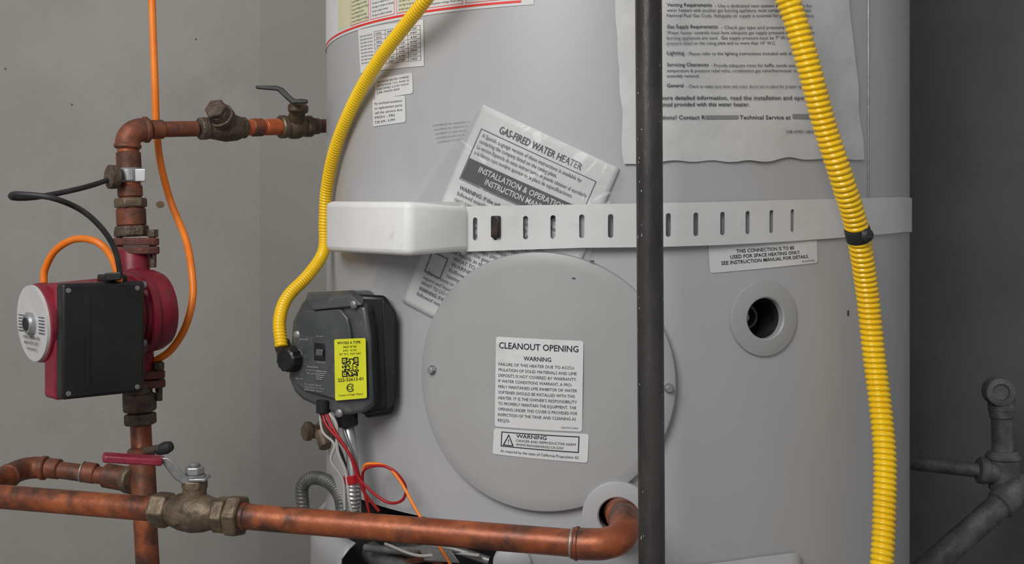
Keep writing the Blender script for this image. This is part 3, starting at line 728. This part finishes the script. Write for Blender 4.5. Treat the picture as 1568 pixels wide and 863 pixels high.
def gq(x0,y0,x1,y1,x2,y2,x3,y3,o_=.0046): return pmap([W(x,y,dep(x))+fnv*o_ for x,y in ((x0,y0),(x1,y1),(x2,y2),(x3,y3))])
k=Ink(); g=gq(455,500,540,503,545,606,452,596)
for (s,x0,x1,y,h) in (('HOT',2,8,16,2.5),('GAS CONTROL',10,26,20,2.4),('STATUS',40,56,54,2.4),('WARNING',24,44,62,2.6),('DO NOT USE A TOOL',24,48,67,2),('24V 60Hz',24,40,72,2),('SV 24 V',40,54,14,2.4),('TO LIGHT PILOT',20,50,90,2.6),('TURN KNOB TO PILOT',20,54,94,2.2),('VERY HOT',4,18,82,2.4),('PRESS AND HOLD',20,50,98,2.2)):
    k.text(g,s,x0,x1,y,h,100,100,False)
for j in range(5): k.rect(g,40,66+j*3,58-j*2,67+j*3,100,100)
k.done('valve_markings',mat('marking_grey',(.4,.4,.4),rough=.5),gv)
c4=[(516,518.5),(564,516.5),(566,608),(517.5,612)]
g2=pmap([W(x,y,dep(x))+fnv*.0050 for x,y in c4])
patch('rating_label',g2,yelab,gv,nx=2,ny=2,rad=(.05,.03))
k=Ink(); WD,HT=50,94
k.text(g2,'WV1025 A TYPE',5,42,8,4,WD,HT,True); k.text(g2,'INLET 14" WC',15,36,14,3,WD,HT,True); k.text(g2,'24V  0.7A',14,36,19.5,3,WD,HT); k.text(g2,'SET 70 C  NAT GAS',8,42,25,3,WD,HT)
k.text(g2,'222-52613-01',5,45,65.5,5,WD,HT,True)
for j in range(17):
    for i in range(17):
        fin=(i<5 and j<5) or (i>11 and j<5) or (i<5 and j>11)
        if fin:
            ii=i if i<5 else i-12; jj=j if j<5 else j-12
            on=(ii in(0,4) or jj in (0,4) or (ii==2 and jj==2))
        else: on=random.random()<.5
        if on: k.rect(g2,12+i*1.55,29+j*1.75,13.6+i*1.55,30.8+j*1.75,WD,HT,nx=1)
for a_ in range(14):
    a0=.6+a_*.36; a1=a0+.36; n=len(k.v)
    for (a__,r__) in ((a0,6.5),(a1,6.5),(a1,5.2),(a0,5.2)): k.v.append(g2((25+cos(a__)*r__)/WD,(76+sin(a__)*r__)/HT,.0003))
    k.f.append((n,n+1,n+2,n+3))
k.text(g2,'CE',20,30,79,6,WD,HT,True); k.text(g2,'Country of Origin: Mexico',6,44,88,3,WD,HT)
k.done('rating_label_print',ink,gv)
for (x,y) in ((543,466),(456,512),(520,632)): lathe('housing_screw',W(x,y,dep(x)-.003),fnv,[(0,.004),(.002,.0038),(.003,.002)],steeld,gv,16)
cyl('outlet_boss',W(530,630,1.10),W(531,652,1.10),.011,blackp,gv); cyl('connector_socket',W(495,612,1.09),W(495,632,1.09),.007,blackp,gv,seg=12)
prism('mounting_leg',[W(556,625,1.09),W(603,618,1.09),W(600,634,1.09),W(560,640,1.09)],[W(556,625,1.15),W(603,618,1.15),W(600,634,1.15),W(560,640,1.15)],blackp,gv,.003)
hexn('inlet_nut',W(431,524,1.115),W(437,540,1.125),.0085,brass,gv); cyl('inlet_nipple',W(435,536,1.123),W(450,548,1.15),.007,brass,gv)

# ------------------------------------------------------------ burner supply tube and wires
st=emp('burner_supply_tube')
tube('aluminium_tube',[W(531,640,1.105),W(538,690,1.095),W(541,740,1.09)],.0058,steel,st,smoothpath=True,seg=16)
corr('armoured_section',[W(540,735,1.09),W(541,765,1.09),W(543,800,1.10)],.0072,.0035,steel,st,seg=18,amp=.2)
cyl('red_sleeve',W(538,726,1.09),W(540,740,1.09),.0078,redw,st)
wb=emp('wire_bundle')
def wire(nm,pts,r,m): tube(nm,pts,r,m,wb,smoothpath=True,seg=8)
wire('red_wire_1',[W(493,625,1.09),W(500,650,1.085),W(525,680,1.08),W(545,712,1.08),W(556,750,1.08),W(580,782,1.085)],.0015,redw)
wire('red_wire_2',[W(497,625,1.09),W(510,655,1.08),W(535,695,1.075),W(552,735,1.075),W(590,767,1.07),W(615,766,1.06),W(621,745,1.055),W(605,722,1.055),W(585,713,1.06),W(562,716,1.07),W(555,730,1.08),W(562,770,1.085),W(570,800,1.09)],.0014,redw)
wire('orange_wire',[W(556,720,1.075),W(562,710,1.07),W(590,713,1.06),W(612,735,1.05),W(640,785,1.03),W(672,835,1.02),W(700,880,1.01)],.0014,orange)
wire('white_wire_1',[W(500,628,1.09),W(515,650,1.085),W(517,690,1.085),W(530,725,1.085),W(536,770,1.085),W(545,800,1.09)],.0018,whitew)
wire('white_wire_2',[W(489,625,1.095),W(494,660,1.09),W(512,680,1.085),W(507,705,1.085),W(525,735,1.085),W(528,780,1.085)],.0013,whitew)
wire('black_wire',[W(488,625,1.095),W(508,665,1.09),W(525,700,1.09),W(532,740,1.095),W(534,800,1.1)],.0016,blackr)
wire('grey_lead',[W(520,640,1.1),W(535,680,1.09),W(548,720,1.09),W(552,790,1.09)],.0014,steeld)
fc=emp('flexible_conduit')
corr('conduit',[W(468,800,1.25),W(463,765,1.25),W(464,742,1.25),W(480,731,1.24),W(504,738,1.22),W(520,757,1.2),W(526,790,1.18),W(530,840,1.19)],.0075,.004,conduitm,fc,seg=18,amp=.18)
db=emp('drain_bib')
lathe('bib_body',W(507,660,1.26),(-1,-.55,.1),[(-.02,.009),(0,.009),(.008,.012),(.014,.012),(.015,.008),(.022,.008),(.024,.0105),(.03,.0105),(.033,.006)],brass,db,16)
cyl('bib_outlet',W(492,660,1.235),W(500,684,1.225),.008,brass,db)

# ------------------------------------------------------------ grey pipes against the right hand wall
rp=emp('drain_pipework')
d=1.5
tube('vertical_pipe',[W(1533,612,d),W(1536,705,d)],.0135,greypipe,rp); cyl('vertical_collar',W(1533,618,d),W(1534,640,d),.0155,greypipe,rp)
elbow('top_elbow',W(1534,628,d),W(1532,596,d),W(1534,598,d+.03),.017,greypipe,rp,lip=False)
lathe('cap_fitting',W(1532,600,d-.012),(-.15,-1,.05),[(-.02,.019),(0,.0195),(.004,.018),(.005,.011),(.001,.010),(0.0,.001)],greypipe,rp,24)
cyl('tee_fitting',W(1536,690,d),W(1538,750,d),.0195,greypipe,rp); cyl('tee_collar',W(1536,694,d),W(1536,704,d),.022,greypipe,rp)
cyl('tee_branch',W(1540,725,d),W(1500,720,d),.016,greypipe,rp)
q=W(1345,703,d+.08)
tube('horizontal_pipe',[W(1510,721,d),W(1400,709,d+.05),q,Vector((q.x-.02,1.775,q.z))],.0095,greypipe,rp); cyl('horizontal_collar',W(1512,721,d),W(1498,719,d),.0175,greypipe,rp)
tube('diagonal_pipe',[W(1562,745,d-.02),W(1500,800,d-.03),W(1430,862,d-.04),W(1360,925,d-.05)],.0165,greypipe,rp)
cyl('diagonal_collar',W(1550,757,d-.02),W(1530,774,d-.025),.0195,greypipe,rp)
tube('outer_pipe',[W(1540,735,d),W(1640,760,d)],.014,greypipe,rp)

wm=emp('wall_stain_marks')
def onleft(px,py):
    A=Vector((-1.6,1.42,0)); B=Vector((CX,1.78,0)); a=(px-784)/F; D=B-A; t=(a*A.y-A.x)/(D.x-a*D.y); p=A+D*t; return p,D.normalized()
sm_={'m':mat('stain_brown',(.17,.11,.055),rough=.8),'k':mat('stain_dark',(.12,.12,.12),rough=.8)}
for (px,py,w,h,m_) in ((245,313,8,7,'m'),(206,414,2,2,'k'),(110,160,2,2,'k'),(300,60,2,2,'k'),(352,205,2,1.5,'k'),(8,105,2,2,'k')):
    p,dn=onleft(px,py); p=Vector((p.x,p.y,CZ+(355-py)/F*p.y)); n_=Vector((dn.y,-dn.x,0)); v=[]
    for i in range(14):
        a=2*pi*i/14; q=1+.25*noise.noise(Vector((i*1.3,px,0)))
        v.append(p+n_*.0006+dn*cos(a)*w/1742*1.3*q+Vector((0,0,sin(a)*h/1742*1.3*q)))
    obj('stain',v,[tuple(range(14))],sm_[m_],wm,None)

# ------------------------------------------------------------ lights, world, camera
def area(name,loc,tgt,size,e,col=(1,1,1)):
    l=bpy.data.lights.new(name,'AREA'); l.energy=e; l.size=size; l.color=col
    o=bpy.data.objects.new(name,l); bpy.context.collection.objects.link(o); o.location=loc
    o.rotation_euler=(Vector(tgt)-Vector(loc)).to_track_quat('-Z','Y').to_euler(); return o
area('doorway_daylight',(-.85,-.65,1.75),(-.05,1.4,.6),1.1,36,(1,.982,.955))
w=bpy.data.worlds.new('world'); bpy.context.scene.world=w; w.use_nodes=True
w.node_tree.nodes['Background'].inputs[0].default_value=(.95,.97,1,1); w.node_tree.nodes['Background'].inputs[1].default_value=.31
cd=bpy.data.cameras.new('camera'); co=bpy.data.objects.new('camera',cd); bpy.context.collection.objects.link(co)
cd.sensor_width=36; cd.lens=F/1568*36; cd.shift_y=-(431.5-355)/1568; cd.clip_start=.02
co.location=(0,0,CZ); co.rotation_euler=(pi/2,0,0); bpy.context.scene.camera=co
bpy.context.scene.view_settings.view_transform='Standard'
